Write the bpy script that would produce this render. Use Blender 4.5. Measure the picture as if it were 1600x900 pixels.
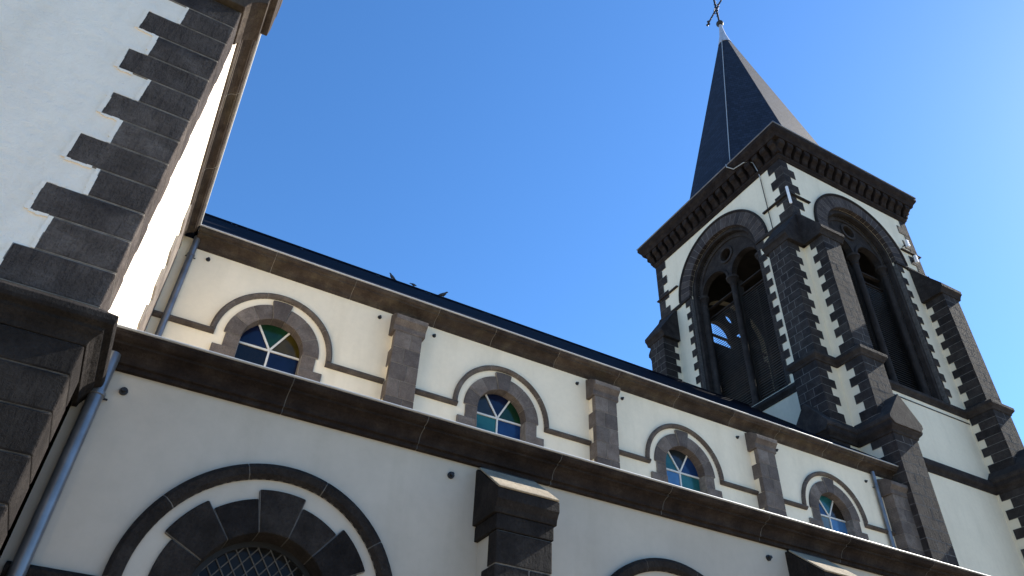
import bpy, bmesh, math, random
from mathutils import Vector, Matrix
from mathutils.geometry import tessellate_polygon
rnd = random.Random(7)
S = bpy.context.scene
for o in list(bpy.data.objects): bpy.data.objects.remove(o)
EYE = 1.6
# ------------------------------------------------------------------ camera
cd = bpy.data.cameras.new("camera"); cam = bpy.data.objects.new("camera", cd)
S.collection.objects.link(cam); S.camera = cam
cd.sensor_width = 36.0; cd.lens = 36.0 * 1156.48 / 1600
cd.clip_start = 0.05; cd.clip_end = 5000
def cam_matrix(az, pitch, roll):
    az, pitch, roll = map(math.radians, (az, pitch, roll))
    d = Vector((math.sin(az)*math.cos(pitch), math.cos(az)*math.cos(pitch), math.sin(pitch)))
    r = d.cross(Vector((0, 0, 1))).normalized(); u = r.cross(d)
    r2 = r*math.cos(roll) + u*math.sin(roll); u2 = u*math.cos(roll) - r*math.sin(roll)
    m = Matrix((r2, u2, -d)).transposed().to_4x4(); m.translation = (0, 0, EYE)
    return m
cam.matrix_world = cam_matrix(27.0472, 38.4878, 2.7234)
S.render.resolution_x = 1024; S.render.resolution_y = 576
# ------------------------------------------------------------------ sky, sun, exposure
SUN_EL, SUN_N = 37.0, -0.45          # elevation; degrees the sun stands north (+Y) of east (+X)
w = bpy.data.worlds.new("World"); S.world = w; w.use_nodes = True
nt = w.node_tree; nt.nodes.clear()
out = nt.nodes.new("ShaderNodeOutputWorld"); bg = nt.nodes.new("ShaderNodeBackground")
sky = nt.nodes.new("ShaderNodeTexSky"); sky.sky_type = 'NISHITA'; sky.sun_disc = False
sky.sun_elevation = math.radians(SUN_EL); sky.sun_rotation = math.radians(90 - SUN_N)
sky.altitude = 400; sky.air_density = 1.0; sky.dust_density = 0.18; sky.ozone_density = 6.0
bg.inputs["Strength"].default_value = 0.11
hsv = nt.nodes.new('ShaderNodeHueSaturation'); hsv.inputs['Saturation'].default_value = 1.13
nt.links.new(sky.outputs[0], hsv.inputs['Color']); nt.links.new(hsv.outputs[0], bg.inputs[0]); nt.links.new(bg.outputs[0], out.inputs[0])
sl = bpy.data.lights.new("sun", 'SUN'); sl.energy = 5.0; sl.angle = math.radians(0.53); sl.color = (1, .94, .84)
so = bpy.data.objects.new("sun", sl); S.collection.objects.link(so)
_e, _a = math.radians(SUN_EL), math.radians(SUN_N)
sdir = Vector((math.cos(_e)*math.cos(_a), math.cos(_e)*math.sin(_a), math.sin(_e)))
so.rotation_euler = sdir.to_track_quat('Z', 'Y').to_euler(); so.location = sdir*100
S.view_settings.view_transform = 'Standard'; S.view_settings.look = 'None'
S.view_settings.exposure = 1.32; S.view_settings.gamma = 1; S.view_settings.use_curve_mapping = False
S.render.engine = 'CYCLES'
S.cycles.max_bounces = 8; S.cycles.diffuse_bounces = 5
# ------------------------------------------------------------------ materials
def mat(name):
    m = bpy.data.materials.new(name); m.use_nodes = True
    t = m.node_tree; b = t.nodes["Principled BSDF"]
    return m, t, b
def N(t, kind, **kw):
    n = t.nodes.new(kind)
    for k, v in kw.items():
        if k in n.inputs: n.inputs[k].default_value = v
        else: setattr(n, k, v)
    return n
def ramp(t, src, stops):
    r = t.nodes.new("ShaderNodeValToRGB"); e = r.color_ramp.elements
    while len(e) < len(stops): e.new(.5)
    for el, (p, c) in zip(e, stops):
        el.position = p; el.color = (*c, 1) if len(c) == 3 else c
    t.links.new(src, r.inputs[0]); return r.outputs[0]
def mix(t, f, a, b, mode='MIX'):
    m = t.nodes.new("ShaderNodeMix"); m.data_type = 'RGBA'; m.blend_type = mode
    for sock, v in ((m.inputs[0], f), (m.inputs[6], a), (m.inputs[7], b)):
        if isinstance(v, bpy.types.NodeSocket): t.links.new(v, sock)
        elif isinstance(v, (int, float)): sock.default_value = v
        else: sock.default_value = (*v, 1)
    return m.outputs[2]
def mth(t, op, a, b):
    m = t.nodes.new("ShaderNodeMath"); m.operation = op
    for s, v in zip(m.inputs, (a, b)):
        if isinstance(v, bpy.types.NodeSocket): t.links.new(v, s)
        else: s.default_value = v
    return m.outputs[0]
def pos(t):
    g = t.nodes.new("ShaderNodeNewGeometry"); return g.outputs["Position"]
def noise(t, vec, scale, detail=4, rough=.55, stretch=None):
    n = N(t, "ShaderNodeTexNoise", Scale=scale, Detail=detail, Roughness=rough)
    if stretch:
        mp = N(t, "ShaderNodeMapping"); mp.inputs["Scale"].default_value = stretch
        t.links.new(vec, mp.inputs[0]); vec = mp.outputs[0]
    t.links.new(vec, n.inputs["Vector"]); return n.outputs[0]
def bump(t, b, h, strength, dist, prev=None):
    n = N(t, "ShaderNodeBump"); n.inputs["Strength"].default_value = strength; n.inputs["Distance"].default_value = dist
    t.links.new(h, n.inputs["Height"])
    if prev is not None: t.links.new(prev, n.inputs["Normal"])
    t.links.new(n.outputs[0], b.inputs["Normal"]); return n.outputs[0]
def stucco(name, c0, c1, rough_amt, stain=.5):
    m, t, b = mat(name); p = pos(t)
    n1 = noise(t, p, .9, 6); n2 = noise(t, p, 2.2, 5, .6, (1, 1, .16)); n3 = noise(t, p, 55, 3, .6); n4 = noise(t, p, 9, 5, .6)
    c = ramp(t, n1, [(.35, c0), (.65, c1)])
    st = ramp(t, n2, [(.52, (1, 1, 1)), (.78, (.80, .79, .76))])
    c = mix(t, stain, c, st, 'MULTIPLY')
    sp = ramp(t, n4, [(.3, (.93, .93, .93)), (.6, (1, 1, 1))])
    c = mix(t, .6, c, sp, 'MULTIPLY')
    t.links.new(c, b.inputs["Base Color"]); b.inputs["Roughness"].default_value = .9
    b.inputs["Specular IOR Level"].default_value = .2
    q = bump(t, b, n3, min(1, .25*rough_amt), .006*rough_amt)
    bump(t, b, n4, min(1, .3*rough_amt), .012*rough_amt, q)
    return m
M = {}
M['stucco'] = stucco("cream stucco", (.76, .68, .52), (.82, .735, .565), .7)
M['roughcast'] = stucco("coarse cream render", (.86, .765, .64), (.92, .825, .69), 2.4, .45)
M['aisle_stucco'] = stucco("shade darkened cream stucco", (.43, .385, .32), (.49, .44, .365), .7, .5)  # cream stucco darkened to put the aisle wall's shade into its colour
def stone(name, dark, mid, light, tool=1.0, lichen=0):
    m, t, b = mat(name); p = pos(t)
    g = t.nodes.new("ShaderNodeNewGeometry")
    n1 = noise(t, p, 3.5, 7, .65); n2 = noise(t, p, 42, 5, .7); n3 = noise(t, p, 14, 4, .6, (1, 1, .22))
    c = ramp(t, n1, [(.28, dark), (.5, mid), (.74, light)])
    v = ramp(t, g.outputs["Random Per Island"], [(0, (.72, .72, .74)), (.5, (1, .98, .96)), (1, (1.28, 1.25, 1.2))])
    c = mix(t, 1, c, v, 'MULTIPLY')
    sp = ramp(t, n2, [(.32, (.55, .55, .55)), (.5, (1, 1, 1)), (.72, (1.5, 1.48, 1.42))])
    c = mix(t, .55, c, sp, 'MULTIPLY')
    if lichen:
        n5 = noise(t, p, 1.7, 6, .7)
        f = ramp(t, n5, [(.5, (0, 0, 0)), (.72, (1, 1, 1))])
        c = mix(t, mth(t, 'MULTIPLY', f, lichen), c, (.19, .165, .09))
    t.links.new(c, b.inputs["Base Color"]); b.inputs["Roughness"].default_value = .92
    b.inputs["Specular IOR Level"].default_value = .1
    vo = N(t, "ShaderNodeTexVoronoi", Scale=26.0); t.links.new(p, vo.inputs["Vector"])
    pit = ramp(t, vo.outputs["Distance"], [(.0, (0, 0, 0)), (.18, (1, 1, 1))])
    q = bump(t, b, n2, min(1, .75*tool), .02*max(1, tool))
    q = bump(t, b, n3, min(1, .6*tool), .025*max(1, tool), q)
    bump(t, b, pit, min(1, .35*tool), .012*max(1, tool), q)
    return m
M['lava'] = stone("dark volcanic stone", (.022, .019, .019), (.036, .032, .031), (.058, .052, .050))
M['lava_rough'] = stone("rough dark volcanic stone", (.044, .037, .035), (.080, .068, .063), (.14, .122, .112), 2.0)
M['basalt'] = stone("grey brown volcanic stone", (.085, .072, .065), (.125, .108, .097), (.185, .165, .15))
M['lava_base'] = stone('black volcanic base stone', (.014, .012, .011), (.024, .021, .020), (.042, .037, .034), 1.4)
M['lava_brown'] = stone('brown grey volcanic arch stone', (.040, .034, .033), (.058, .050, .049), (.085, .076, .074), .8)
M['lava_dark'] = stone('pitted dark buttress stone', (.020, .017, .016), (.038, .033, .030), (.075, .066, .060), 1.7)
M['basalt_dark'] = stone('darkened hood stone', (.058, .049, .044), (.088, .076, .068), (.13, .115, .104))
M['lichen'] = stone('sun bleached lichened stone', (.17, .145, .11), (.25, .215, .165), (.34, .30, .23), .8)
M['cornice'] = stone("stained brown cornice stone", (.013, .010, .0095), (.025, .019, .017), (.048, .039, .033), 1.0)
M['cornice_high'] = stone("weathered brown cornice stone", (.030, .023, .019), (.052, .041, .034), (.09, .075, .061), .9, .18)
def plain(name, col, rough=.5, metal=0.0, spec=.5, var=0.0, scale=6, bmp=0):
    m, t, b = mat(name)
    b.inputs["Roughness"].default_value = rough; b.inputs["Metallic"].default_value = metal
    b.inputs["Specular IOR Level"].default_value = spec
    n = noise(t, pos(t), scale, 5)
    c = ramp(t, n, [(.3, tuple(x*(1-var) for x in col)), (.7, tuple(min(1, x*(1+var)) for x in col))])
    t.links.new(c, b.inputs["Base Color"])
    if bmp: bump(t, b, n, bmp, .01)
    return m
M['mortar'] = plain("lime mortar", (.19, .175, .155), .95, 0, .2, .35, 9)
M['mortar_dark'] = plain("old grey mortar", (.115, .11, .105), .95, 0, .2, .35, 9)
M['zinc'] = plain("weathered zinc", (.15, .16, .175), .30, .45, .5, .25, 4)
M['zinc_edge'] = plain("bright zinc gutter", (.42, .43, .44), .5, .2, .5, .08, 4)
M['lead'] = plain("pale lead sheet", (.45, .47, .50), .5, .4, .5, .15, 5)
M['iron'] = plain("black wrought iron", (.02, .02, .022), .55, .4, .5, .2, 8)
M['louvre'] = plain("dark louvre boards", (.045, .04, .036), .8, 0, .3, .35, 4)
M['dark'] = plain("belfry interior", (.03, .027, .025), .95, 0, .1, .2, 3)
M['bar'] = plain("white painted glazing bars", (.62, .61, .56), .55, 0, .4, .08, 8)
M['leadcame'] = plain("grey lead came", (.09, .088, .085), .6, .2, .5, .2, 8)
M['tile'] = plain("pale aisle roof tiles", (.50, .42, .33), .85, 0, .3, .2, 3)
M['white'] = plain("white enamel", (.75, .76, .78), .4, 0, .5, .03)
M['bird'] = plain("dark pigeon feathers", (.045, .047, .055), .7, 0, .3, .35, 25)
M['wire'] = plain("pale conductor cable", (.42, .42, .40), .5, .4, .5, .1, 8)
def slate(name, col, row, seam, spec):
    m, t, b = mat(name); p = pos(t)
    sx = N(t, "ShaderNodeSeparateXYZ"); t.links.new(p, sx.inputs[0])
    cx = N(t, "ShaderNodeCombineXYZ"); t.links.new(mth(t, 'SUBTRACT', sx.outputs[0], sx.outputs[1]), cx.inputs[0]); t.links.new(sx.outputs[2], cx.inputs[1])
    br = N(t, "ShaderNodeTexBrick", offset=.5); t.links.new(cx.outputs[0], br.inputs["Vector"])
    br.inputs["Scale"].default_value = 1; br.inputs["Brick Width"].default_value = row*1.3; br.inputs["Row Height"].default_value = row
    br.inputs["Mortar Size"].default_value = .012; br.inputs["Bias"].default_value = 0
    br.inputs["Color1"].default_value = (*[c*.75 for c in col], 1); br.inputs["Color2"].default_value = (*[c*1.3 for c in col], 1)
    br.inputs["Mortar"].default_value = (*[c*seam for c in col], 1)
    t.links.new(br.outputs[0], b.inputs["Base Color"]); b.inputs["Roughness"].default_value = .75
    b.inputs["Specular IOR Level"].default_value = spec
    fr = N(t, "ShaderNodeMath", operation='FRACT'); t.links.new(mth(t, 'DIVIDE', sx.outputs[2], row), fr.inputs[0])
    q = bump(t, b, fr.outputs[0], .5, -.02)
    bump(t, b, noise(t, p, 12, 4), .25, .02, q)
    return m
M['slate'] = slate("blue grey slate", (.006, .007, .012), .24, .4, .02)
M['spire_slate'] = slate("blue slate spire", (.014, .020, .035), .22, .4, .2)
def glass(name, a, b_, rough=.12, spec=.35):
    m, t, b = mat(name); p = pos(t)
    n = noise(t, p, 2.3, 4)
    t.links.new(ramp(t, n, [(.3, a), (.7, b_)]), b.inputs["Base Color"])
    b.inputs["Roughness"].default_value = rough; b.inputs["Specular IOR Level"].default_value = spec
    bump(t, b, noise(t, p, 7, 3), .12, .02)
    return m
G = {'navy': ((.005, .010, .035), (.010, .02, .07)), 'blue': ((.008, .035, .12), (.015, .06, .19)), 'sky': ((.03, .09, .20), (.06, .15, .28)),
     'green': ((.006, .035, .018), (.015, .07, .03)), 'teal': ((.008, .06, .07), (.02, .11, .11)), 'olive': ((.035, .035, .006), (.10, .07, .01)),
     'black': ((.007, .008, .011), (.014, .015, .02)), 'slate': ((.02, .028, .034), (.04, .05, .055)), 'amber': ((.09, .055, .006), (.22, .11, .008)),
     'grey': ((.06, .08, .085), (.10, .13, .13)), 'brown': ((.025, .02, .014), (.04, .03, .02))}
for k, (a, b_) in G.items(): M['g_'+k] = glass(k + " stained glass", tuple(x*(1.1 if k in ('sky', 'grey', 'teal') else .55) for x in a), tuple(x*(1.2 if k in ('sky', 'grey', 'teal') else .6) for x in b_))
M['leaded'] = glass("dark leaded glass", (.006, .006, .006), (.018, .017, .016), .10, .12)
def ground_mat():
    m, t, b = mat("sandy gravel"); p = pos(t)
    c = ramp(t, noise(t, p, .6, 8, .65), [(.3, (.30, .25, .18)), (.7, (.40, .34, .255))])
    t.links.new(c, b.inputs["Base Color"]); b.inputs["Roughness"].default_value = .95
    bump(t, b, noise(t, p, 30, 4), .4, .01); return m
M['ground'] = ground_mat()
# ------------------------------------------------------------------ mesh builder (z is measured from the eye, EYE is added on build)
class Fr:
    """a vertical face frame: origin (x, y), u along the wall, n outwards"""
    def __init__(s, x, y, u, n): s.x, s.y, s.u, s.n = x, y, u, n
    def p(s, u, n, z): return (s.x+s.u[0]*u+s.n[0]*n, s.y+s.u[1]*u+s.n[1]*n, z)
SOUTH = lambda x, y: Fr(x, y, (1, 0), (0, -1))
WEST = lambda x, y: Fr(x, y, (0, 1), (-1, 0))
NORTH = lambda x, y: Fr(x, y, (1, 0), (0, 1))
EAST = lambda x, y: Fr(x, y, (0, 1), (1, 0))
ORIG = {}
class MB:
    def __init__(s): s.v, s.f, s.m, s.mats = [], [], [], []
    def mi(s, k):
        if k not in s.mats: s.mats.append(k)
        return s.mats.index(k)
    def add(s, vs, fs, k):
        o = len(s.v); s.v += [tuple(v) for v in vs]; i = s.mi(k)
        for f in fs: s.f.append(tuple(a+o for a in f)); s.m.append(i)
    def prism(s, fr, pts, n0, n1, k):            # (u, z) outline pushed along n
        c = len(pts)
        vs = [fr.p(u, n0, z) for u, z in pts] + [fr.p(u, n1, z) for u, z in pts]
        s.add(vs, [tuple(range(c)), tuple(range(c, 2*c))] + [(i, (i+1) % c, c+(i+1) % c, c+i) for i in range(c)], k)
    def box(s, fr, u0, u1, n0, n1, z0, z1, k): s.prism(fr, [(u0, z0), (u1, z0), (u1, z1), (u0, z1)], n0, n1, k)
    def sweep(s, fr, pts, u0, u1, k):            # (n, z) profile pushed along u
        c = len(pts)
        vs = [fr.p(u0, n, z) for n, z in pts] + [fr.p(u1, n, z) for n, z in pts]
        s.add(vs, [tuple(range(c)), tuple(range(c, 2*c))] + [(i, (i+1) % c, c+(i+1) % c, c+i) for i in range(c)], k)
    def ring(s, fr, cu, cz, r0, r1, a0, a1, n0, n1, seg, k):
        vs, fs = [], []
        for i in range(seg+1):
            a = math.radians(a0+(a1-a0)*i/seg); ca, sa = math.cos(a), math.sin(a)
            for r, n in ((r0, n0), (r1, n0), (r1, n1), (r0, n1)): vs.append(fr.p(cu+r*ca, n, cz+r*sa))
        for i in range(seg):
            for j in range(4): fs.append((4*i+j, 4*i+(j+1) % 4, 4*i+4+(j+1) % 4, 4*i+4+j))
        fs += [(0, 1, 2, 3), (4*seg, 4*seg+1, 4*seg+2, 4*seg+3)]
        s.add(vs, fs, k)
    def arcprof(s, fr, cu, cz, prof, a0, a1, seg, k):   # (r, n) profile turned round (cu, cz)
        c = len(prof); vs, fs = [], []
        for i in range(seg+1):
            a = math.radians(a0+(a1-a0)*i/seg)
            vs += [fr.p(cu+r*math.cos(a), n, cz+r*math.sin(a)) for r, n in prof]
        for i in range(seg):
            for j in range(c): fs.append((c*i+j, c*i+(j+1) % c, c*i+c+(j+1) % c, c*i+c+j))
        fs += [tuple(range(c)), tuple(range(c*seg, c*seg+c))]
        s.add(vs, fs, k)
    def panel(s, fr, outline, holes, n0, n1, k):
        loops = [outline]+holes
        tri = tessellate_polygon([[Vector((u, z, 0)) for u, z in l] for l in loops])
        flat = [q for l in loops for q in l]; c = len(flat)
        vs = [fr.p(u, n0, z) for u, z in flat]+[fr.p(u, n1, z) for u, z in flat]
        fs = [tuple(t) for t in tri]+[tuple(i+c for i in t) for t in tri]
        o = 0
        for l in loops:
            q = len(l); fs += [(o+i, o+(i+1) % q, c+o+(i+1) % q, c+o+i) for i in range(q)]; o += q
        s.add(vs, fs, k)
    def tube(s, pts, r, k, seg=10, rr=None, caps=True):
        pts = [Vector(p) for p in pts]; vs, fs = [], []
        for i, p in enumerate(pts):
            d = (pts[min(i+1, len(pts)-1)]-pts[max(i-1, 0)]).normalized()
            a = Vector((0, 0, 1)) if abs(d.z) < .9 else Vector((1, 0, 0))
            e = d.cross(a).normalized(); g = d.cross(e); q = rr[i] if rr else r
            vs += [p+(e*math.cos(2*math.pi*j/seg)+g*math.sin(2*math.pi*j/seg))*q for j in range(seg)]
        for i in range(len(pts)-1):
            for j in range(seg): fs.append((i*seg+j, i*seg+(j+1) % seg, (i+1)*seg+(j+1) % seg, (i+1)*seg+j))
        if caps: fs += [tuple(range(seg)), tuple(range((len(pts)-1)*seg, len(pts)*seg))]
        s.add(vs, fs, k)
    def band(s, path, prof, k, closed=False):     # prof (offset, z) swept round an axis-aligned path, outside on the right hand
        n = len(path); rows = []
        for i in range(n):
            P = Vector(path[i]); A = Vector(path[i-1]) if (closed or i) else None; B = Vector(path[(i+1) % n]) if (closed or i < n-1) else None
            nn = []
            for a, b in ((A, P), (P, B)):
                if a is None or b is None: continue
                d = (b-a).normalized(); nn.append(Vector((d.y, -d.x)))
            o = nn[0] if len(nn) == 1 else (nn[0]+nn[1])/(1+nn[0].dot(nn[1]))
            rows.append((P, o))
        vs = []; c = len(prof); fs = []
        for P, o in rows: vs += [(P.x+o.x*d, P.y+o.y*d, z) for d, z in prof]
        m = n if closed else n-1
        for i in range(m):
            j2 = (i+1) % n
            for j in range(c): fs.append((i*c+j, i*c+(j+1) % c, j2*c+(j+1) % c, j2*c+j))
        if not closed: fs += [tuple(range(c)), tuple(range((n-1)*c, n*c))]
        s.add(vs, fs, k)
    def build(s, name, parent=None, origin=None, smooth=False, bevel=0, mats=None, label=None):
        if origin is None:
            origin = (sum(v[0] for v in s.v)/len(s.v), sum(v[1] for v in s.v)/len(s.v), min(v[2] for v in s.v))
        origin = Vector(origin)
        me = bpy.data.meshes.new(name); me.from_pydata([Vector(v)-origin for v in s.v], [], s.f)
        for k in s.mats: me.materials.append(M[k])
        me.polygons.foreach_set("material_index", s.m)
        bm = bmesh.new(); bm.from_mesh(me); bmesh.ops.recalc_face_normals(bm, faces=bm.faces); bm.to_mesh(me); bm.free()
        if smooth:
            me.polygons.foreach_set("use_smooth", [True]*len(me.polygons)); me.set_sharp_from_angle(angle=math.radians(35))
        o = bpy.data.objects.new(name, me); S.collection.objects.link(o)
        wo = origin+Vector((0, 0, EYE)); ORIG[o.name] = wo
        if parent is not None: o.parent = parent; o.location = wo-ORIG[parent.name]
        else: o.location = wo
        if bevel:
            b = o.modifiers.new("edge", 'BEVEL'); b.width = bevel; b.segments = 2; b.limit_method = 'ANGLE'; b.angle_limit = math.radians(50)
        if label: o["label"] = label
        return o
def thing(name, loc, label, cat, group=None):
    o = bpy.data.objects.new(name, None); S.collection.objects.link(o); o.location = loc; ORIG[o.name] = Vector(loc)
    o["label"] = label; o["category"] = cat
    if group: o["group"] = group
    return o
GAP = .009
def block(mb, fr, u0, u1, z0, z1, n, k, mk='mortar', gap=GAP, n0=-.05, rec=.004, ends=(1, 1)):
    """one dressed stone with its bed of mortar a little behind its face; ends: 0 where the stone ends at a free corner"""
    e0, e1 = ends
    mb.box(fr, u0+gap/2*e0, u1-gap/2*e1, n0, n+rnd.uniform(-.001, .001)*min(1, rec/.004), z0+gap/2, z1-gap/2, k)
    mb.box(fr, u0+.004*(1-e0), u1-.004*(1-e1), n0+.01, n-rec, z0, z1, mk)
def voussoir(mb, fr, cu, cz, r0, r1, a0, a1, n0, n1, k, mk='mortar', seg=5, gap=GAP, rec=.004):
    g = math.degrees(gap/2/((r0+r1)/2))
    mb.ring(fr, cu, cz, r0, r1-.002, a0+g, a1-g, n0, n1, seg, k)
    mb.ring(fr, cu, cz, r0+rec, r1-rec, a0, a1, n0+.01, n1-rec, seg, mk)
def arch(cu, hw, z0, zs, seg=28):
    """outline of a round-headed opening, anticlockwise"""
    return [(cu-hw, z0), (cu+hw, z0)]+[(cu+hw*math.cos(math.pi*i/seg), zs+hw*math.sin(math.pi*i/seg)) for i in range(seg+1)]
def rows(z0, z1, h):
    n = max(1, round((z1-z0)/h)); return [(z0+(z1-z0)*i/n, z0+(z1-z0)*(i+1)/n) for i in range(n)]
def segs(u0, u1, l, jit=.25):
    n = max(1, round((u1-u0)/l)); c = [u0+(u1-u0)*i/n for i in range(n+1)]
    for i in range(1, n): c[i] += rnd.uniform(-jit, jit)*l*.5
    return list(zip(c[:-1], c[1:]))
def long_course(mb, fr, prof, u0, u1, l, k, mk='mortar_dark', gap=.010):
    sg_ = segs(u0, u1, l)
    for a, b in sg_: mb.sweep(fr, prof, a+gap/2, b-gap/2, k)
    cn = sum(p[0] for p in prof)/len(prof); cz = sum(p[1] for p in prof)/len(prof)
    inner = [(cn+(n-cn)*.985, cz+(z-cz)*.985) for n, z in prof]
    for a, b in sg_[1:]: mb.sweep(fr, inner, a-gap/2+.001, a+gap/2-.001, mk)

# ------------------------------------------------------------------ measurements (metres, z from the eye)
XT, YT = -.74, 5.82                      # transept east face, transept front
YA, YC = 6.9, 11.544                     # aisle wall, clerestory wall
BAY, PIL = 4.535, 3.605                  # bay, centre of the first pilaster
TX0, TX1, TY0, TY1 = 17.42, 24.35, 12.2, 19.8   # tower
YR, ZR = 16.0, 12.98                     # nave ridge
G0 = -EYE
# ------------------------------------------------------------------ ground
g = MB(); g.add([(-800, -800, G0), (800, -800, G0), (800, 800, G0), (-800, 800, G0)], [(0, 1, 2, 3)], 'ground')
go = g.build("ground", None, (0, 0, G0)); go["kind"] = "structure"
def sky_blocker_mat():
    m, t, b = mat("scrub covered hillside"); p = pos(t)
    c = ramp(t, noise(t, p, .5, 8, .7), [(.3, (.03, .04, .018)), (.55, (.055, .065, .028)), (.75, (.11, .095, .065))])
    t.links.new(c, b.inputs["Base Color"]); b.inputs["Roughness"].default_value = 1
    bump(t, b, noise(t, p, 3, 6), 1, .3); return m
M['sky_blocker'] = sky_blocker_mat()
BLOCKER_RISE = 3.0  # unseen bank behind the camera, added to keep low sky off the aisle
g = MB(); gx, gy = 60, 16; vs = []
for i in range(gx+1):
    for j in range(gy+1):
        x = -150+300*i/gx; q = j/gy
        y = -7-34*q+rnd.uniform(-.6, .6); z = BLOCKER_RISE*(min(1, q*3.4)**.85+max(0, q-.3)*.75)+rnd.uniform(-.5, .5)*(1 if j else 0)
        vs.append((x, y, G0-.3+z))
g.add(vs, [(i*(gy+1)+j, (i+1)*(gy+1)+j, (i+1)*(gy+1)+j+1, i*(gy+1)+j+1) for i in range(gx) for j in range(gy)], 'sky_blocker')
hs = g.build("sky_blocker_bank", None, (0, -7, G0), smooth=True); hs["kind"] = "structure"
church = thing("church", (8, 11, 0), "cream rendered church with dark volcanic stone trim, round arches and a slate spired bell tower", "church")

# ================================================================== nave: aisle
F = SOUTH(0, YA)
XE = TX0+.3                               # east end of aisle and clerestory
aw_c = [1.22+BAY*i for i in range(4)]
b = MB()
holes = [arch(c, .66, -.6, 1.74) for c in aw_c]
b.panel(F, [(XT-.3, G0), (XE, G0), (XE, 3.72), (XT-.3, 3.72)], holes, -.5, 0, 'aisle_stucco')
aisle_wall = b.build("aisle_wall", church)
# cornice
prof = [(-.1, 3.505), (.05, 3.505), (.05, 3.55), (.085, 3.555), (.085, 3.585), (.098, 3.615), (.125, 3.65), (.165, 3.672), (.205, 3.68), (.205, 3.705), (.245, 3.71), (.275, 3.725), (.29, 3.745), (.30, 3.75), (.30, 3.78), (-.1, 3.78)]
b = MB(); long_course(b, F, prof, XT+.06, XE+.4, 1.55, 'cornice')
aisle_cornice = b.build("aisle_cornice", church, bevel=.006)
b = MB(); b.tube([F.p(u, .315, 3.788) for u in (XT+.05, XE+.4)], .009, 'zinc_edge', 8); b.box(F, XT+.05, XE+.4, .1, .312, 3.777, 3.786, 'zinc_edge')
b.build("gutter_edge", aisle_cornice, smooth=True)
# lean-to roof
b = MB(); b.prism(WEST(0, 0), [(YA-.04, 3.783), (YC-.005, 5.95), (YC-.005, 6.01), (YA-.04, 3.84)], -XE-.0, -(XT+.02), 'tile')
b.build("aisle_roof", church)
# string course with hoods
hp = [(1.09, -.05), (1.09, .035), (1.13, .075), (1.20, .085), (1.24, .055), (1.24, -.05)]
def hood_and_string(F, centers, R, zc, prof, s0, s1, gaps, name, k, mk, nseg):
    """hood moulds round the windows and the string course that joins them"""
    ro = max(p[0] for p in prof); ri = min(p[0] for p in prof); dn = max(p[1] for p in prof)
    for c in centers:
        hb = MB(); da = 180/nseg
        for i in range(nseg):
            gp = math.degrees(.005/ro); hb.arcprof(F, c, zc, prof, i*da+gp, (i+1)*da-gp, 10, k)
        hb.arcprof(F, c, zc, [(r*.996+.004*(ro+ri)/2, n-.006) for r, n in prof], 0, 180, 40, mk)
        hb.build("hood_mould", church, (F.x+c, F.y, zc), bevel=.004)
    h = ro-ri
    pr = [(-.05, zc-h), (dn*.45, zc-h), (dn, zc-h*.6), (dn, zc-h*.25), (dn*.5, zc), (-.05, zc)]
    pts = [s0]
    for a in sorted([(c-ro, c+ro) for c in centers]+gaps): pts += list(a)
    pts.append(s1)
    for a, b2 in zip(pts[0::2], pts[1::2]):
        if b2-a < .1: continue
        # return the moulding to the inner radius under the hood
        aa = a-(h if any(abs(a-(c+ro)) < 1e-6 for c in centers) else 0); bb = b2+(h if any(abs(b2-(c-ro)) < 1e-6 for c in centers) else 0)
        sb = MB(); long_course(sb, F, [(n, z-.002) for n, z in pr], aa, bb, 1.3, k, mk, .008); sb.build(name, church, bevel=.004)
btx = [PIL+BAY*i-.05 for i in range(3)]
hood_and_string(F, aw_c, 1.24, 1.74, [(1.10, -.05), (1.10, .03), (1.135, .07), (1.20, .08), (1.24, .05), (1.24, -.05)], XT+.05, XE, [(c-.32, c+.32) for c in btx], "string_course", 'lava_base', 'mortar_dark', 5)
for c in aw_c:
    b = MB()
    for i in range(7):
        lg = i in (1, 3, 5)
        voussoir(b, F, c, 1.74, .60, 1.0 if lg else .915, 180/7*i, 180/7*(i+1), -.32, .035 if lg else .028, 'lava_base', 'mortar_dark', 8)
    for i, (z0, z1) in enumerate(rows(-.6, 1.735, .36)):
        w_ = .93 if i % 2 else 1.12
        block(b, F, c-w_, c-.60, z0, z1, .03, 'lava_base', 'mortar_dark', n0=-.32); block(b, F, c+.60, c+w_, z0, z1, .03, 'lava_base', 'mortar_dark', n0=-.32)
    b.box(F, c-.95, c+.95, -.32, .10, -.80, -.605, 'lava')
    wn = b.build("aisle_window", church, (F.x+c, F.y, -.8), bevel=.012)
    gl = MB(); gl.panel(F, arch(c, .61, -.60, 1.74), [], -.30, -.27, 'leaded'); gl.build("pane", wn)
    q = MB()                                      # iron ring and diamond leading
    q.ring(F, c, 1.74, .555, .605, 0, 180, -.272, -.24, 24, 'iron')
    for sg in (-1, 1):
        q.box(F, c+sg*.58-.025, c+sg*.58+.025, -.272, -.24, -.58, 1.735, 'iron')
    R_, z0_ = .56, -.59
    def inside(u, z): return (abs(u-c) < R_ and z0_ < z <= 1.74) or (u-c)**2+(z-1.74)**2 < R_*R_
    for sg in (1, -1):
        k0 = -30
        for k in range(-30, 31):
            run = []
            for i in range(241):
                u = c-R_+2*R_*i/240; z = 1.74+sg*(u-c)*1.35+k*.155
                if inside(u, z): run.append((u, z))
            if len(run) > 3:
                (ua, za), (ub, zb) = run[0], run[-1]
                q.tube([F.p(ua, -.262-.004*sg, za), F.p(ub, -.262-.004*sg, zb)], .0065, 'leadcame', 5)
    q.build("window_grille", wn)
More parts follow.
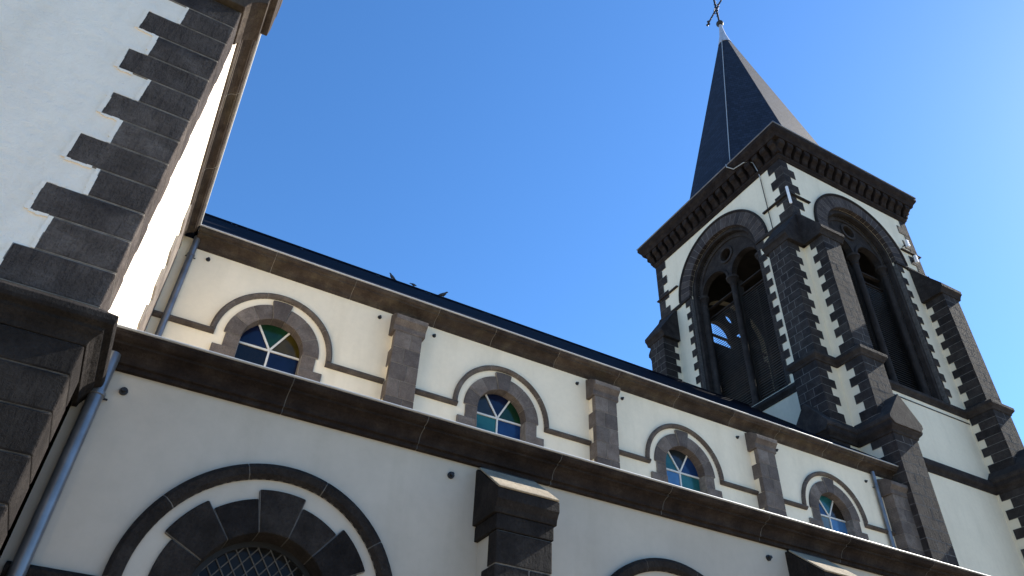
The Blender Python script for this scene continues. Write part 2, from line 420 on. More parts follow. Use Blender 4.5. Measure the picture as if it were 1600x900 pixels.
# buttresses of the aisle
for c in btx:
    x0, x1, pj_ = c-.32, c+.32, .48
    b = MB()
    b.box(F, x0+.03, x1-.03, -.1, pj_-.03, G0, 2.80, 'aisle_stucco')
    zz = rows(G0, 2.68, .33)
    for i, (z0, z1) in enumerate(zz):
        t_ = (.30, .18)[(len(zz)-i) % 2]
        # front stones, quoins turning into the sides
        fr = F; sp = [(x0, x1)] if i % 3 == 0 else ([(x0, x0+.38), (x0+.38, x1)] if i % 2 else [(x0, x0+.25), (x0+.25, x1)])
        for a, d in sp: block(b, fr, a, d, z0, z1, pj_, 'lava_dark', 'mortar', n0=pj_-t_ if (a == x0 or d == x1) else pj_-.1, ends=(int(a != x0), int(d != x1)))
    bt = b.build("aisle_buttress", church, (F.x+c, F.y, G0), bevel=.012)
    cp = MB(); o = .035
    # block under the weathering, in two steps, then the sloped stone
    cp.sweep(F, [(-.05, 2.685), (pj_+.01, 2.685), (pj_+.01, 2.84), (-.05, 2.84)], x0-.012, x1+.012, 'lava_base')
    side = [(-.05, 2.845), (pj_+.02, 2.845), (pj_+.03, 2.90), (pj_+.06, 2.95), (pj_+.075, 2.97), (pj_+.075, 3.075), (.03, 3.47), (-.05, 3.47)]
    cp.sweep(F, side, x0-o-.01, x1+o+.01, 'lava_base')
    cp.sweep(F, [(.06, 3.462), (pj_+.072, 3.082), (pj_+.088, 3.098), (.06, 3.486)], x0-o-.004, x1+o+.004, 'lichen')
    cp.build("buttress_cap", bt, bevel=.008)
    fl = MB(); fl.sweep(F, [(-.02, 3.475), (.045, 3.475), (.045, 3.507), (-.02, 3.507)], x0-.0, x1+.03, 'iron'); fl.build("flashing", bt)
# ================================================================== nave: clerestory
C = SOUTH(0, YC)
cw_c = [1.25+4.542*i for i in range(4)]
b = MB()
b.panel(C, [(XT-.3, 3.5), (XE, 3.5), (XE, 8.75), (XT-.3, 8.75)], [arch(c, .56, 6.35, 7.08) for c in cw_c], -.5, 0, 'stucco')
b.build("clerestory_wall", church)
cprof = [(-.1, 8.565), (.025, 8.565), (.025, 8.595), (.045, 8.60), (.052, 8.64), (.08, 8.675), (.13, 8.705), (.19, 8.722), (.24, 8.728), (.24, 8.76), (.265, 8.765), (.285, 8.78), (.295, 8.80), (.30, 8.805), (.30, 8.85), (-.1, 8.85)]
b = MB(); long_course(b, C, cprof, XT+.21, XE+.1, 1.5, 'cornice_high', 'mortar')
cc = b.build("clerestory_cornice", church, bevel=.006)
b = MB(); b.tube([C.p(u, .315, 8.862) for u in (XT+.20, XE+.1)], .013, 'zinc_edge', 8); b.box(C, XT+.2, XE+.1, .1, .312, 8.847, 8.858, 'zinc_edge'); b.build("gutter_edge", cc, smooth=True)
# pilasters
px = [PIL+4.525*i for i in range(3)]
def pilaster(x0, x1, pr, zt, big=False):
    b = MB(); b.box(C, x0+.02, x1-.02, -.1, pr-.03, 5.9, zt, 'stucco')
    for i, (z0, z1) in enumerate(rows(5.95, zt, .345)):
        t_ = pr+.04 if big else (pr+.04, pr*.45)[i % 2]
        if i % 2: sp = [(x0, x0+(x1-x0)*.6), (x0+(x1-x0)*.6, x1)]
        else: sp = [(x0, x0+(x1-x0)*.42), (x0+(x1-x0)*.42, x1)]
        for a, d in sp: block(b, C, a, d, z0, z1, pr, 'basalt', 'mortar', n0=pr-t_, ends=(int(a != x0), int(d != x1)))
    p_ = b.build("pilaster", church, (C.x+(x0+x1)/2, C.y, 5.9), bevel=.010)
    cp = MB()
    cp.sweep(C, [(-.05, zt), (pr+.0, zt), (pr+.012, zt+.03), (pr+.012, zt+.12), (pr+.05, zt+.17), (pr+.10, zt+.22), (pr+.10, zt+.31), (pr-.06, zt+.42), (-.05, zt+.50)], x0-.05, x1+.05, 'basalt')
    cp.build("capital", p_, bevel=.010)
for c in px: pilaster(c-.28, c+.275, .26, 8.05)
pilaster(16.86, TX0+.04, .30, 7.98, True)
hood_and_string(C, cw_c, 1.07, 7.08, [(.965, -.05), (.965, .03), (.985, .06), (1.03, .085), (1.065, .05), (1.065, -.05)], XT+.02, 16.86, [(c-.28, c+.275) for c in px], "string_course", 'basalt_dark', 'mortar', 5)
PANES = [('navy', 'green', 'olive', 'black', 'navy'), ('slate', 'navy', 'green', 'teal', 'blue'), ('teal', 'slate', 'blue', 'sky', 'teal'), ('blue', 'teal', 'brown', 'grey', 'sky')]
for c, cols in zip(cw_c, PANES):
    b = MB(); r0 = .535
    cuts = [0, 28, 55, 79, 102, 127, 153, 180]
    for i in range(7):
        key = i == 3
        voussoir(b, C, c, 7.08, r0, .925 if key else .83, cuts[i], cuts[i+1], -.25, .05 if key else .03, 'basalt', 'mortar', 7)
    for sg in (-1, 1):
        for z0, z1, w_ in ((6.80, 7.075, .79), (6.40, 6.80, .95)):
            block(b, C, *sorted((c+sg*r0, c+sg*w_)), z0, z1, .03 if w_ < .9 else .05, 'basalt', 'mortar', n0=-.25)
    b.box(C, c-.95, c+.95, -.25, .09, 6.25, 6.395, 'basalt')
    wn = b.build("clerestory_window", church, (C.x+c, C.y, 6.25), bevel=.008)
    fb = MB(); zb = 7.08; n0, n1 = -.215, -.165; t_ = .017
    fb.box(C, c-r0, c+r0, n0, n1, zb-t_, zb+t_, 'bar'); fb.box(C, c-t_, c+t_, n0, n1-.003, 6.40, zb-t_, 'bar')
    for a in (61, 122):
        ca, sa = math.cos(math.radians(a)), math.sin(math.radians(a)); q = t_
        fb.prism(C, [(c-q*sa, zb+q*ca+.01), (c+q*sa, zb-q*ca+.01), (c+r0*ca+q*sa, zb+r0*sa-q*ca), (c+r0*ca-q*sa, zb+r0*sa+q*ca)], n0, n1-.002, 'bar')
    fb.build("window_frame", wn)
    sect = [(122, 180), (61, 122), (0, 61)]
    for (a0, a1), k in zip(sect, cols[:3]):
        pm = MB(); pts = [(c, zb)]+[(c+r0*math.cos(math.radians(a0+(a1-a0)*i/10)), zb+r0*math.sin(math.radians(a0+(a1-a0)*i/10))) for i in range(11)]
        pm.prism(C, pts, -.20, -.188, 'g_'+k); pm.build("pane", wn)
    for (u0, u1), k in zip(((c-r0, c), (c, c+r0)), cols[3:]):
        pm = MB(); pm.box(C, u0, u1, -.20, -.188, 6.40, zb, 'g_'+k); pm.build("pane", wn)
# nave roof
b = MB(); ya, za = YC-.31, 8.87
sl_ = (ZR-za)/(YR-ya); yb = 2*YR-ya
b.prism(WEST(0, 0), [(ya, za), (YR, ZR), (yb, za), (yb, za-.12), (YR, ZR-.14), (ya+.02, za-.02)], -TX0, 6.0, 'slate')
nave_roof = b.build("nave_roof", church)
b = MB(); 
for a, d in segs(-3, TX0, .42, 0): b.prism(WEST(0, 0), [(YR-.13, ZR-.10), (YR-.10, ZR-.02), (YR-.03, ZR+.035), (YR+.03, ZR+.035), (YR+.10, ZR-.02), (YR+.13, ZR-.10)], -d+.004, -a, 'slate')
b.build("ridge_tiles", nave_roof)
for i in range(9):
    x = .2+1.72*i+rnd.uniform(-.3, .3); y = YR-.75; z = za+sl_*(y-ya)
    h = MB(); h.tube([(x, y-.25, z-.25*sl_+.01), (x, y-.22, z-.22*sl_+.05), (x, y+.2, z+.2*sl_+.02)], .012, 'iron', 6); h.build("roof_hook", nave_roof)
b = MB(); b.box(NORTH(0, 2*YR-YC), -9.5, TX0, -.5, 0, G0, 8.75, 'stucco'); b.build("nave_wall", church)
# ================================================================== transept
T = SOUTH(XT, YT)
b = MB()
# gable front: outline with pitched top, then the long east wall
b.panel(T, [(-9.0, 3.2), (0, 3.2), (0, 8.75), (-4.5, 12.6), (-9.0, 8.75)], [], -.6, 0, 'roughcast')
E_ = EAST(XT, YT)
b.box(E_, .601, YC-YT+.1, -.6, 0, 1.0, 8.75, 'roughcast')
tw = b.build("transept_wall", church)
zl = [3.44, 3.80, 4.15, 4.48, 4.80, 5.135, 5.455, 5.772, 6.112, 6.438, 6.776, 7.10, 7.42, 7.74]
b = MB()
lens = [.93, .76, .78, .60, .77, .49, .76, .48, .68, .62, .79, .49, .80]
lens = {3.44: .76, 3.80: .61, 4.15: .79, 4.48: .47, 4.80: .76, 5.135: .51, 5.455: .70, 5.772: .475, 6.112: .78, 6.438: .61, 6.776: .81, 7.10: .49, 7.42: .80}
for z0, z1 in zip(zl[:-1], zl[1:]):
    L = lens[z0]; rt = .60 if L < .65 else .54
    fr = T
    b.box(fr, -L+.004, .012, -rt, .018+rnd.uniform(-.001, .001), z0+.007, z1-.007, 'lava_rough')
    b.box(fr, -L-.006, .009, -rt-.006, .014, z0, z1, 'mortar')
sb_ = b; ls = [lens[z] for z in zl[:-1]]
for i, (z0, z1) in enumerate(zip(zl[:-1], zl[1:])):
    b = MB(); L = ls[i]; nb = max(ls[max(0, i-1)], ls[min(len(ls)-1, i+1)])
    for m_ in range(4):                       # the render is pulled up against the end of each stone, unevenly
        za = z0+(z1-z0)*m_/4; zb_ = z0+(z1-z0)*(m_+1)/4; w_ = rnd.uniform(.022, .045)
        b.box(T, -L-w_, -L-.001+rnd.uniform(0, .014), -.03, .0162, za, zb_, 'roughcast')
    if L > nb+.05:
        for m_ in range(5):
            ua = -L+(L-nb-.03)*m_/5; ub = -L+(L-nb-.03)*(m_+1)/5
            for zc_, sg in ((z1, 1), (z0, -1)):
                h_ = rnd.uniform(.016, .032); b.box(T, ua, ub, -.03, .0150, *sorted((zc_-sg*rnd.uniform(.0, .01), zc_+sg*h_)), 'roughcast')
    b.build("plaster_edge", tw)
sb_.build("corner_stones", tw, bevel=.012)
b = MB()                                        # stones at the inner end of the east wall
for i, (z0, z1) in enumerate(rows(5.9, 8.26, .335)):
    L = (1.5, 1.12)[i % 2]; u1 = YC-YT
    block(b, E_, u1-L, u1-.03, z0, z1, .03, 'basalt', 'mortar')
b.build("inner_corner_stones", tw, bevel=.01)
# ledge that wraps the corner, and the lower storey
lp = [(-.1, 3.07), (.05, 3.07), (.06, 3.11), (.085, 3.15), (.13, 3.19), (.13, 3.22), (.19, 3.24), (.20, 3.27), (.20, 3.32), (.02, 3.435), (-.1, 3.435)]
b = MB(); b.band([(XT-9, YT), (XT, YT), (XT, YA-.002)], [(d*.9, z) for d, z in lp], 'lava_base')
b.build("ledge", church, bevel=.006)
b = MB(); b.box(T, -9.0, .0, -1.2, 0, G0, 3.2, 'roughcast'); b.build("transept_base", church)
b = MB()
zj = [2.80, 2.487, 2.15, 1.80, 1.45, 1.10, .75, .4, .05, -.3, -.65, -1.0, -1.35, -1.6]
zj = [3.07]+zj
for i, (z1, z0) in enumerate(zip(zj[:-1], zj[1:])):
    L = (.70, .50)[i % 2]; L = .66 if i == 0 else L+.35
    b.box(T, -L+.004, .035, -.55, .045+rnd.uniform(-.001, .001), z0+.005, z1-.005, 'lava_base'); b.box(T, -L, .028, -.54, .037, z0, z1, 'mortar_dark')  # darker than the upper corner stones, colour standing in for missing sun
b.build("lower_corner_stones", church, bevel=.014)
# eaves along the east side
b = MB(); ep = [(-.1, 8.27), (.02, 8.27), (.035, 8.30), (.035, 8.40), (.02, 8.43), (.012, 8.45), (.012, 8.54)]+[(n*.62, z) for n, z in cprof[1:]]
long_course(b, E_, ep, .35, YC-YT-.19, 1.5, 'cornice_high', 'mortar')
te = b.build("transept_cornice", church, bevel=.006)
b = MB(); b.tube([E_.p(u, .195, 8.862) for u in (.35, YC-YT-.30)], .020, 'zinc_edge', 8); b.build("gutter_edge", te, smooth=True)
# kneeler and gable coping
b = MB()
kp = [(-.5, 7.745), (.03, 7.745), (.045, 7.80), (.08, 7.88), (.14, 7.95), (.20, 7.985), (.24, 7.99), (.24, 8.16), (.32, 8.165), (.33, 8.30), (.33, 8.62), (.25, 8.95), (-.5, 9.0)]
b.prism(T, kp, -.48, .10, 'cornice_high')
b.build("kneeler", church, bevel=.01)
b = MB(); b.prism(T, [(.33, 8.70), (.33, 9.0), (-4.5, 13.12), (-9.3, 9.0), (-9.3, 8.7), (-4.5, 12.82)], -.55, .14, 'cornice_high'); b.build("gable_coping", church)
b = MB(); b.prism(T, [(.16, 8.87), (-4.5, 12.87), (-9.2, 8.87), (-9.2, 8.78), (-4.5, 12.75), (.16, 8.80)], -10, -.5, 'slate'); b.build("transept_roof", church)
# downpipes
def pipe(x, y, z0, z1, r, bend, nm="downpipe", k='zinc'):
    b = MB(); pts = [(x, y, z0), (x, y, z1)]
    b.tube(pts, r, k, 20)
    o = b.build(nm, church, smooth=True)
    z = z1-.42
    while z > z0:
        q = MB(); q.tube([(x, y, z-.02), (x, y, z-.015), (x, y, z+.015), (x, y, z+.02)], r, k, 20, [r+.004, r+.012, r+.012, r+.004])
        q.box(SOUTH(x, y), -r-.03, r+.035, -r-.012, -r+.005, z-.006, z+.006, 'iron'); q.build("pipe_collar", o, smooth=True); z -= 2.0
    return o
pipe(-.585, YA-.085, -1.6, 3.62, .062, (.06, -.14))
pipe(-.505, YC-.08, 6.1, 8.75, .056, (.03, -.12))
pipe(16.63, YC-.07, 6.1, 8.60, .05, (0, -.1))
# wall anchors
for fr, lst in ((F, [(-.394, 3.324), (2.893, 3.333), (7.4, 3.33), (11.9, 3.33)]), (C, [(-.215, 8.409), (3.043, 8.39), (4.2, 8.377), (7.57, 8.364), (8.75, 8.36), (12.06, 8.34), (13.3, 8.34), (16.35, 8.29)])):
    for u, z in lst:
        b = MB(); b.tube([fr.p(u, -.03, z), fr.p(u, .02, z), fr.p(u, .022, z), fr.p(u, .06, z)], .03, 'iron', 12, [.038, .038, .022, .02]); b.build("wall_anchor", church, smooth=True)

# ================================================================== bell tower
TCX, TCY = (TX0+TX1)/2, (TY0+TY1)/2
faces = {'s': (SOUTH(TCX, TY0), (TX1-TX0)/2, 1.76, 2.40), 'w': (WEST(TX0, TCY), (TY1-TY0)/2, 1.90, 2.54),
         'n': (NORTH(TCX, TY1), (TX1-TX0)/2, 1.76, 2.40), 'e': (EAST(TX1, TCY), (TY1-TY0)/2, 1.90, 2.54)}
ZS, ZB, ZW = 19.02, 12.83, 22.0
b = MB()
for k, (fr, hw, a, R) in faces.items():
    ins = 0 if k in 'sn' else .7
    b.panel(fr, [(-hw+ins, G0), (hw-ins, G0), (hw-ins, ZW), (-hw+ins, ZW)], [arch(0, a+.01, ZB-.02, ZS, 40)], -.7, 0, 'stucco')
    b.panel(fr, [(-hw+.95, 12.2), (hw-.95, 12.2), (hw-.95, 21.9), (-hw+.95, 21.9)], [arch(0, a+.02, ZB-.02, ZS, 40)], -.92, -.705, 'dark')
    # close the side edges of the two narrower walls against the others
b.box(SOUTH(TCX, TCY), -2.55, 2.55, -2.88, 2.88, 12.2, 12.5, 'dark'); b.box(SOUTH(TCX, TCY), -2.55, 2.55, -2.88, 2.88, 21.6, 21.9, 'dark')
tower = b.build("tower_wall", church)
PU, PM_, PL = .80, .90, 1.13
WU, WM, WL = .85, .93, .97
def outline(p, w_):
    x0, x1, y0, y1 = TX0, TX1, TY0, TY1
    return [(x0, y0), (x0, y0-p), (x0+w_, y0-p), (x0+w_, y0), (x1-w_, y0), (x1-w_, y0-p), (x1, y0-p), (x1, y0), (x1+p, y0), (x1+p, y0+w_), (x1, y0+w_),
            (x1, y1-w_), (x1+p, y1-w_), (x1+p, y1), (x1, y1), (x1, y1+p), (x1-w_, y1+p), (x1-w_, y1), (x0+w_, y1), (x0+w_, y1+p), (x0, y1+p), (x0, y1), (x0-p, y1), (x0-p, y1-w_), (x0, y1-w_), (x0, y0+w_), (x0-p, y0+w_), (x0-p, y0)]
def stone_face(b, fr, u0, u1, z0, z1, h, n, mk='mortar_dark', pat=0):
    for i, (a, d) in enumerate(rows(z0, z1, h)):
        W = u1-u0
        sp = [(u0, u0+W*.58), (u0+W*.58, u1)] if (i+pat) % 2 else [(u0, u0+W*.36), (u0+W*.36, u0+W*.72), (u0+W*.72, u1)]
        for s0, s1 in sp: block(b, fr, s0, s1, a, d, n, 'lava', mk, .020, n0=n-.06, rec=.001, ends=(int(s0 != u0), int(s1 != u1)))
def side_quoin(b, fr, u_out, sgn, z0, z1, h, n, la, lb, mk='mortar_dark', pat=0):
    for i, (a, d) in enumerate(rows(z0, z1, h)):
        L = la if (i+pat) % 2 else lb
        block(b, fr, *sorted((u_out, u_out+sgn*L)), a, d, n, 'lava', mk, .020, n0=n-.05, rec=.001, ends=(1, 0) if sgn < 0 else (0, 1))
# eight buttresses, two at each corner; (frame, outer end at u, side that holds the open inner angle)
bdefs = []
for k in ('s', 'w', 'n', 'e'):
    fr, hw, a, R = faces[k]
    for sg in (-1, 1): bdefs.append((k, fr, hw, sg))
H = .293
for k, fr, hw, sg in bdefs:
    b = MB()
    def span(w_): return sorted((sg*hw, sg*(hw-w_)))
    stages = [(PL, WL, G0, 9.86), (PM_, WM, 10.2, 12.46), (PU, WU, 12.8, 17.32)]
    for j, (p, w_, z0, z1) in enumerate(stages):
        u0, u1 = span(w_); e = .022
        b.box(fr, u0+e, u1-e, -.05, p-e, z0-(.2 if j else 0), z1+.1, 'stucco')
        stone_face(b, fr, u0, u1, z0, z1, H, p)
        # both flanks: frames looking along u
        for s2, uu in ((-1, u0), (1, u1)):
            side = Fr(fr.x+fr.u[0]*uu, fr.y+fr.u[1]*uu, fr.n, (fr.u[0]*s2, fr.u[1]*s2))
            full = (s2 != sg)       # flank away from the corner
            side_quoin(b, side, p-.061, -1, z0, z1, H, 0, p*.36 if not full else p*.62, p*.62 if not full else p*.86, pat=j)
    bt = b.build("tower_buttress", church)
    # weathered cap on top, moulded lip
    u0, u1 = span(WU); x = MB()
    lip = [(0, 17.30), (PU+.03, 17.30), (PU+.05, 17.38), (PU+.10, 17.46), (PU+.15, 17.50), (PU+.15, 17.64), (.02, 18.93), (0, 18.93)]
    x.sweep(fr, lip, u0-.13, u1+.13, 'lava'); x.build("buttress_cap", bt, bevel=.015)
    # gabled cap on the lower stage
    u0, u1 = span(WL); um = (u0+u1)/2; x = MB(); o = .17
    x.prism(fr, [(u0-o, 10.13), (u0-o, 10.24), (um, 11.06), (u1+o, 10.24), (u1+o, 10.13), (u1+.03, 9.99), (u0-.03, 9.99)], 0, PL+.17, 'lava'); x.build("buttress_gable", bt, bevel=.015)
# string courses that wrap tower and buttresses
b = MB(); b.band(outline(PL-.004, WL), [(-.05, 9.80), (.03, 9.80), (.05, 9.87), (.12, 9.95), (.14, 10.0), (.14, 10.12), (.02, 10.26), (-.05, 10.26)], 'lava', True); b.build("lower_string_course", church, bevel=.01)
b = MB(); b.band(outline(PM_-.004, WM), [(-.05, 12.44), (.03, 12.44), (.05, 12.50), (.10, 12.56), (.13, 12.60), (.13, 12.70), (-.06, 12.84), (-.15, 12.84)], 'lava', True); b.build("sill_string_course", church, bevel=.01)
for k in ('s',):
    fr, hw, a, R = faces[k]; b = MB()
    b.box(fr, -1.35, 2.9 if k == 's' else 2.6, -.02, .022, 12.255, 12.285, 'iron'); b.build("drip_bar", church)
# corner quoins above the buttresses, thin iron bands
for cx, cy, sx, sy in ((TX0, TY0, 1, 1), (TX1, TY0, -1, 1), (TX0, TY1, 1, -1), (TX1, TY1, -1, -1)):
    b = MB(); fs = (SOUTH if sy > 0 else NORTH)(cx, cy); fw = (WEST if sx > 0 else EAST)(cx, cy)
    for i, (z0, z1) in enumerate(rows(18.95, 21.86, .415)):
        la, lb = ((.62, .34) if i % 2 else (.34, .62))
        b.prism(SOUTH(cx, cy), [(0, 0)], 0, 0, 'lava') if False else None
        block(b, fs, *sorted((-.028*sx, sx*la)), z0, z1, .03, 'lava', 'mortar_dark', .020, n0=-.02, ends=(0, 1) if sx > 0 else (1, 0))
        block(b, fw, *sorted((sy*.0, sy*lb)), z0, z1, .03, 'lava', 'mortar_dark', .020, n0=-.02, ends=(0, 1) if sy > 0 else (1, 0))
    b.build("tower_corner_stones", church)
    b = MB(); b.box(fs, *sorted((-.10*sx, sx*1.0)), -.02, .10, 19.935, 19.985, 'lava'); b.box(fw, *sorted((.0, sy*1.25)), -.02, .10, 19.935, 19.985, 'lava'); b.build("corner_band", church)
# impost string between buttresses and arches, belfry windows
for k, (fr, hw, a, R) in faces.items():
    for sg in (-1, 1):
        b = MB(); b.sweep(fr, [(-.05, 18.84), (.05, 18.84), (.09, 18.90), (.09, 18.96), (.03, 19.0), (-.05, 19.0)], *sorted((sg*(R-.02), sg*hw)), 'lava'); b.build("impost_string", church)
    b = MB(); nv = 25
    for i in range(nv): voussoir(b, fr, 0, ZS, a, R-.09, 180/nv*i, 180/nv*(i+1), -.12, .05, 'lava_brown', 'mortar', 3, .012)
    b.arcprof(fr, 0, ZS, [(R-.092, -.05), (R-.092, .06), (R-.05, .11), (R, .10), (R, -.05)], 0, 180, 48, 'lava')
    for sg in (-1, 1):
        b.box(fr, *sorted((sg*a, sg*R)), -.06, .08, ZS-.14, ZS-.002, 'lava')
        for i, (z0, z1) in enumerate(rows(ZB, ZS-.145, .31)):
            L = (.12, .34)[i % 2]; block(b, fr, *sorted((sg*a, sg*(a+L))), z0, z1, .035, 'lava', 'mortar_dark', .012, n0=-.14)
    win = b.build("belfry_window", church, (*fr.p(0, 0, 0)[:2], ZB), bevel=.008)
    # moulded inner orders
    b = MB()
    for r0, r1, n0, n1 in ((a-.15, a+.02, -.34, -.125), (a-.32, a-.12, -.58, -.345)):
        b.ring(fr, 0, ZS, r0, r1, 0, 180, n0, n1, 40, 'lava')
        for sg in (-1, 1): b.box(fr, *sorted((sg*r0, sg*r1)), n0, n1, ZB+.02, ZS, 'lava')
    b.build("inner_arch", win, bevel=.02)
    # tracery plate: two lights and an oculus
    i_ = a-.24; lw = (i_-.16)/2-.03; lc = i_/2+.03; zl_ = 18.86
    oc = (0, 20.0, .30)
    big = arch(0, i_, ZB+.02, ZS, 40)
    pl = [(i_*math.cos(math.pi*t/40), ZS+i_*math.sin(math.pi*t/40)) for t in range(41)]
    pl = [(-i_, zl_), ] + [(-lc-lw, zl_)]+[(-lc+lw*math.cos(math.pi-math.pi*t/20), zl_+lw*math.sin(math.pi*t/20)) for t in range(1, 20)]+[(-lc+lw, zl_)]+[(lc-lw, zl_)]+[(lc+lw*math.cos(math.pi-math.pi*t/20), zl_+lw*math.sin(math.pi*t/20)) for t in range(1, 20)]+[(lc+lw, zl_), (i_, zl_)]+pl
    b = MB(); b.panel(fr, pl, [[(oc[0]+oc[2]*math.cos(2*math.pi*t/28), oc[1]+oc[2]*math.sin(2*math.pi*t/28)) for t in range(28)]], -.62, -.40, 'lava')
    b.ring(fr, oc[0], oc[1], oc[2]-.02, oc[2]+.08, 0, 360, -.42, -.34, 28, 'lava')
    for sg in (-1, 1): b.ring(fr, sg*lc, zl_, lw-.0, lw+.11, 0, 180, -.42, -.35, 24, 'lava')
    b.build("tracery", win, bevel=.012)
    for u, nm, r in ((0, "central_column", .125), (-i_+.06, "side_column", .10), (i_-.06, "side_column", .10)):
        n = -.50 if u == 0 else -.44
        x, y, _ = fr.p(u, n, 0); b = MB()
        prf = [(ZB-.0, r*2.0), (ZB+.22, r*2.0), (ZB+.24, r*1.5), (ZB+.30, r*1.6), (ZB+.36, r*1.1), (ZB+.5, r), (18.43, r*.92), (18.45, r*1.15), (18.48, r*1.15), (18.51, r*.95), (18.68, r*1.45), (18.75, r*1.9), (18.76, r*2.0), (18.855, r*2.0)]
        b.tube([(x, y, z) for z, q in prf], r, 'lava', 14, [q for z, q in prf]); b.build(nm, win, smooth=True)
    # louvre boards
    b = MB(); z = ZB+.2
    while z < 17.9:
        for u0, u1 in ((-a+.2, -.1), (.1, a-.2)):
            b.sweep(fr, [(-.86, z+.17), (-.70, z), (-.70, z+.022), (-.86, z+.192)], u0, u1, 'louvre')
        z += .10
    b.build("louvres", win)
    b = MB()
    for z in (17.96, 18.45): b.box(fr, -a+.18, a-.18, -.84, -.70, z, z+.05, 'lava')
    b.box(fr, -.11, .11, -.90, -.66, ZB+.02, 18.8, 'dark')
    for u in (-.72, .72): b.box(fr, u-.025, u+.025, -.92, -.87, ZB+.1, 17.9, 'louvre')
    b.build("louvre_frame", win)
# main cornice
b = MB()
sq = [(TX0, TY0), (TX1, TY0), (TX1, TY1), (TX0, TY1)]
b.band(sq, [(-.1, 21.84), (.05, 21.84), (.07, 21.90), (.12, 21.96), (.12, 22.04), (.05, 22.06), (.05, 22.62), (.40, 22.62), (.42, 22.70), (.45, 22.78), (.52, 22.88), (.56, 22.95), (.56, 23.10), (-.1, 23.22)], 'cornice', True)
tc = b.build("tower_cornice", church, bevel=.012)
for k, (fr, hw, a, R) in faces.items():
    n = 17 if k in 'sn' else 19
    for i in range(n):
        u = -hw-.05+(2*hw+.1)*i/(n-1); x = MB()
        x.sweep(fr, [(.03, 22.07), (.12, 22.07), (.16, 22.12), (.20, 22.24), (.27, 22.33), (.345, 22.38), (.375, 22.44), (.375, 22.615), (.03, 22.615)], u-.14, u+.14, 'cornice'); x.build("corbel", tc, bevel=.02)
b = MB(); b.band(sq, [(.50, 23.11), (.565, 23.105), (.585, 23.125), (.585, 23.15), (.50, 23.17)], 'zinc', True); b.build("gutter_edge", tc)
# spire
ZSP, ZAP, RS = 23.05, 38.55, 3.80
SX, SY = TCX, TCY
b = MB(); zt = 37.35; rt = RS*(ZAP-zt)/(ZAP-ZSP)
ang = [math.radians(22.5+45*i) for i in range(8)]
def octo(r, z): return [(SX+r*math.cos(t), SY+r*math.sin(t), z) for t in ang]
b.add(octo(RS, ZSP)+octo(rt, zt), [tuple(range(8)), tuple(range(8, 16))]+[(i, (i+1) % 8, 8+(i+1) % 8, 8+i) for i in range(8)], 'spire_slate')
spire = b.build("spire", church)
b = MB(); b.band(sq, [(-3.2, 23.3), (.5, 23.12), (.5, 23.16), (-3.2, 23.5)], 'slate', True); b.build("spire_foot", spire)
b = MB(); b.tube([(SX, SY, z) for z in (37.0, 37.3, 37.9, 38.5, 39.05)], .1, 'lead', 12, [rt+.10, rt+.03, .20, .13, .085]); b.build("finial_sleeve", spire, smooth=True)
b = MB(); b.tube([(SX, SY, 39.0+.2*(1-math.cos(math.pi*i/10))) for i in range(11)], .1, 'iron', 14, [max(.02, .21*math.sin(math.pi*i/10)) for i in range(11)]); b.build("finial_ball", spire, smooth=True)
b = MB(); ad = Vector((.22, .975, 0)); zc = 40.75; up = Vector((0, 0, 1)); base = Vector((SX, SY, 0))
b.tube([base+up*39.3, base+up*42.6], .055, 'iron', 8); b.tube([base+up*zc-ad*1.0, base+up*zc+ad*1.0], .05, 'iron', 8)
for d, o, q in ((ad, base+up*zc+ad*.95, up), (-ad, base+up*zc-ad*.95, up), (up, base+up*42.5, ad)):
    for s_, l in ((0, .22), (1, .17), (-1, .17)):
        e = o+(d*l if s_ == 0 else q*l*s_)
        b.tube([o, o+(e-o)*.55, o+(e-o)*.8, e], .05, 'iron', 8, [.04, .05, .085, .02])
for d, q in ((ad, up), (-ad, up), (up, ad), (-up, ad)):
    for r in (.35, .62):
        o = base+up*zc+d*r; b.tube([o-q*.13, o-q*.05, o+q*.05, o+q*.13], .03, 'iron', 6, [.012, .035, .035, .012])
    m_ = base+up*zc
for a0 in range(4):
    dd = [(ad, up), (up, -ad), (-ad, -up), (-up, ad)][a0]
    b.tube([base+up*zc+dd[0]*.32+dd[1]*.02, base+up*zc+(dd[0]+dd[1])*.20, base+up*zc+dd[1]*.32+dd[0]*.02], .022, 'iron', 6)
b.build("spire_cross", spire)
# lightning conductor: down the south-west edge, over the cornice, down the west wall
t = math.radians(180+22.5); b = MB(); pts = []
for i in range(9):
    z = 37.2+(24.6-37.2)*i/8; r = RS*(ZAP-z)/(ZAP-ZSP)+.05; pts.append((SX+r*math.cos(t), SY+r*math.sin(t), z))
pts += [(TX0-.2, 14.35, 23.35), (TX0-.58, 14.25, 23.17), (TX0-.62, 14.2, 22.95), (TX0-.48, 14.0, 22.72), (TX0-.42, 13.5, 22.66), (TX0-.2, 13.25, 22.55), (TX0-.06, 13.2, 22.0), (TX0-.05, 13.2, 21.6)]
b.tube(pts, .02, 'wire', 6); b.build("lightning_conductor", spire)
b = MB(); b.tube([(TX0-.05, 13.2, 21.6), (TX0-.05, 13.2, 19.0)], .017, 'iron', 6); b.build("down_conductor", church)
b = MB(); x, y = TX0-.16, TY0-.1
b.tube([(x, y, 19.3), (x, y, 19.34), (x, y, 20.15), (x, y, 20.18)], .045, 'white', 10, [.03, .05, .05, .02]); b.box(SOUTH(x, y), -.03, .16, -.12, -.04, 19.45, 19.5, 'iron'); b.build("antenna", church, smooth=True)
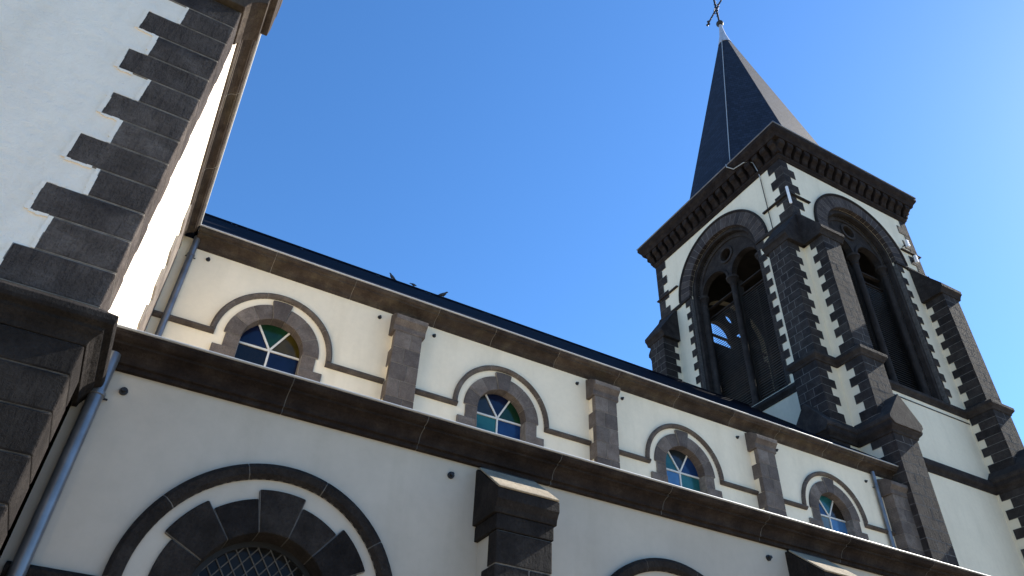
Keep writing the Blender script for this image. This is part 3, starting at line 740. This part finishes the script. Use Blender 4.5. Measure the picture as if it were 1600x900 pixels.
for x, z in ((TX1-.75, 20.22), (TX1-.55, 19.5)):
    b = MB(); fr = SOUTH(x, TY0)
    b.prism(fr, [(-.07, z-.18), (.05, z-.18), (.07, z+.18), (-.05, z+.18)], .16, .26, 'white'); b.box(fr, -.02, .02, -.02, .16, z-.02, z+.02, 'iron'); b.build("floodlight", church, bevel=.01)
# small things on the aisle-side tower face
# ================================================================== pigeons on the ridge
def pigeon(x, rot, label, k=1.0, crouch=0):
    base = Vector((x, YR-.02, ZR+.035+EYE))
    verts = [(-.20, 0, .10), (-.11, 0, .125), (0, 0, .13-.02*crouch), (.085, 0, .165-.03*crouch), (.115, 0, .225-.07*crouch), (.155, 0, .232-.08*crouch), (.20, 0, .222-.08*crouch), (.01, .028, .06), (.02, .03, .0), (.01, -.028, .06), (.02, -.03, .0), (-.30, 0, .085)]
    edges = [(0, 1), (1, 2), (2, 3), (3, 4), (4, 5), (5, 6), (2, 7), (7, 8), (2, 9), (9, 10), (0, 11)]
    rad = [(.035, .018), (.06, .055), (.078, .075), (.058, .058), (.034, .034), (.034, .036), (.007, .007), (.014, .014), (.008, .008), (.014, .014), (.008, .008), (.045, .008)]
    me = bpy.data.meshes.new("pigeon"); me.from_pydata([Vector(v)*k for v in verts], edges, []); me.materials.append(M['bird'])
    o = bpy.data.objects.new("pigeon", me); S.collection.objects.link(o); o.location = base; o.rotation_euler = (0, 0, rot)
    sk = o.modifiers.new("skin", 'SKIN'); o.modifiers.new("smooth", 'SUBSURF').levels = 2
    for v, r in zip(me.skin_vertices[0].data, rad): v.radius = (r[0]*k, r[1]*k)
    me.skin_vertices[0].data[2].use_root = True; sk.use_smooth_shade = True
    o["label"] = label; o["category"] = "pigeon"; o["group"] = "pigeons perched on the nave ridge"
    return o
def ridge_x(px, py):
    """where the ridge crosses a measured direction, used to stand the birds on it"""
    return px
pigeon(4.355, math.radians(205), "upright dark pigeon on the nave ridge, nearest the transept", .6)
pigeon(5.02, math.radians(15), "low crouching dark pigeon on the nave ridge between two other birds", .5, 1)
pigeon(5.94, math.radians(-35), "dark pigeon with raised tail on the nave ridge, nearest the bell tower", .7)
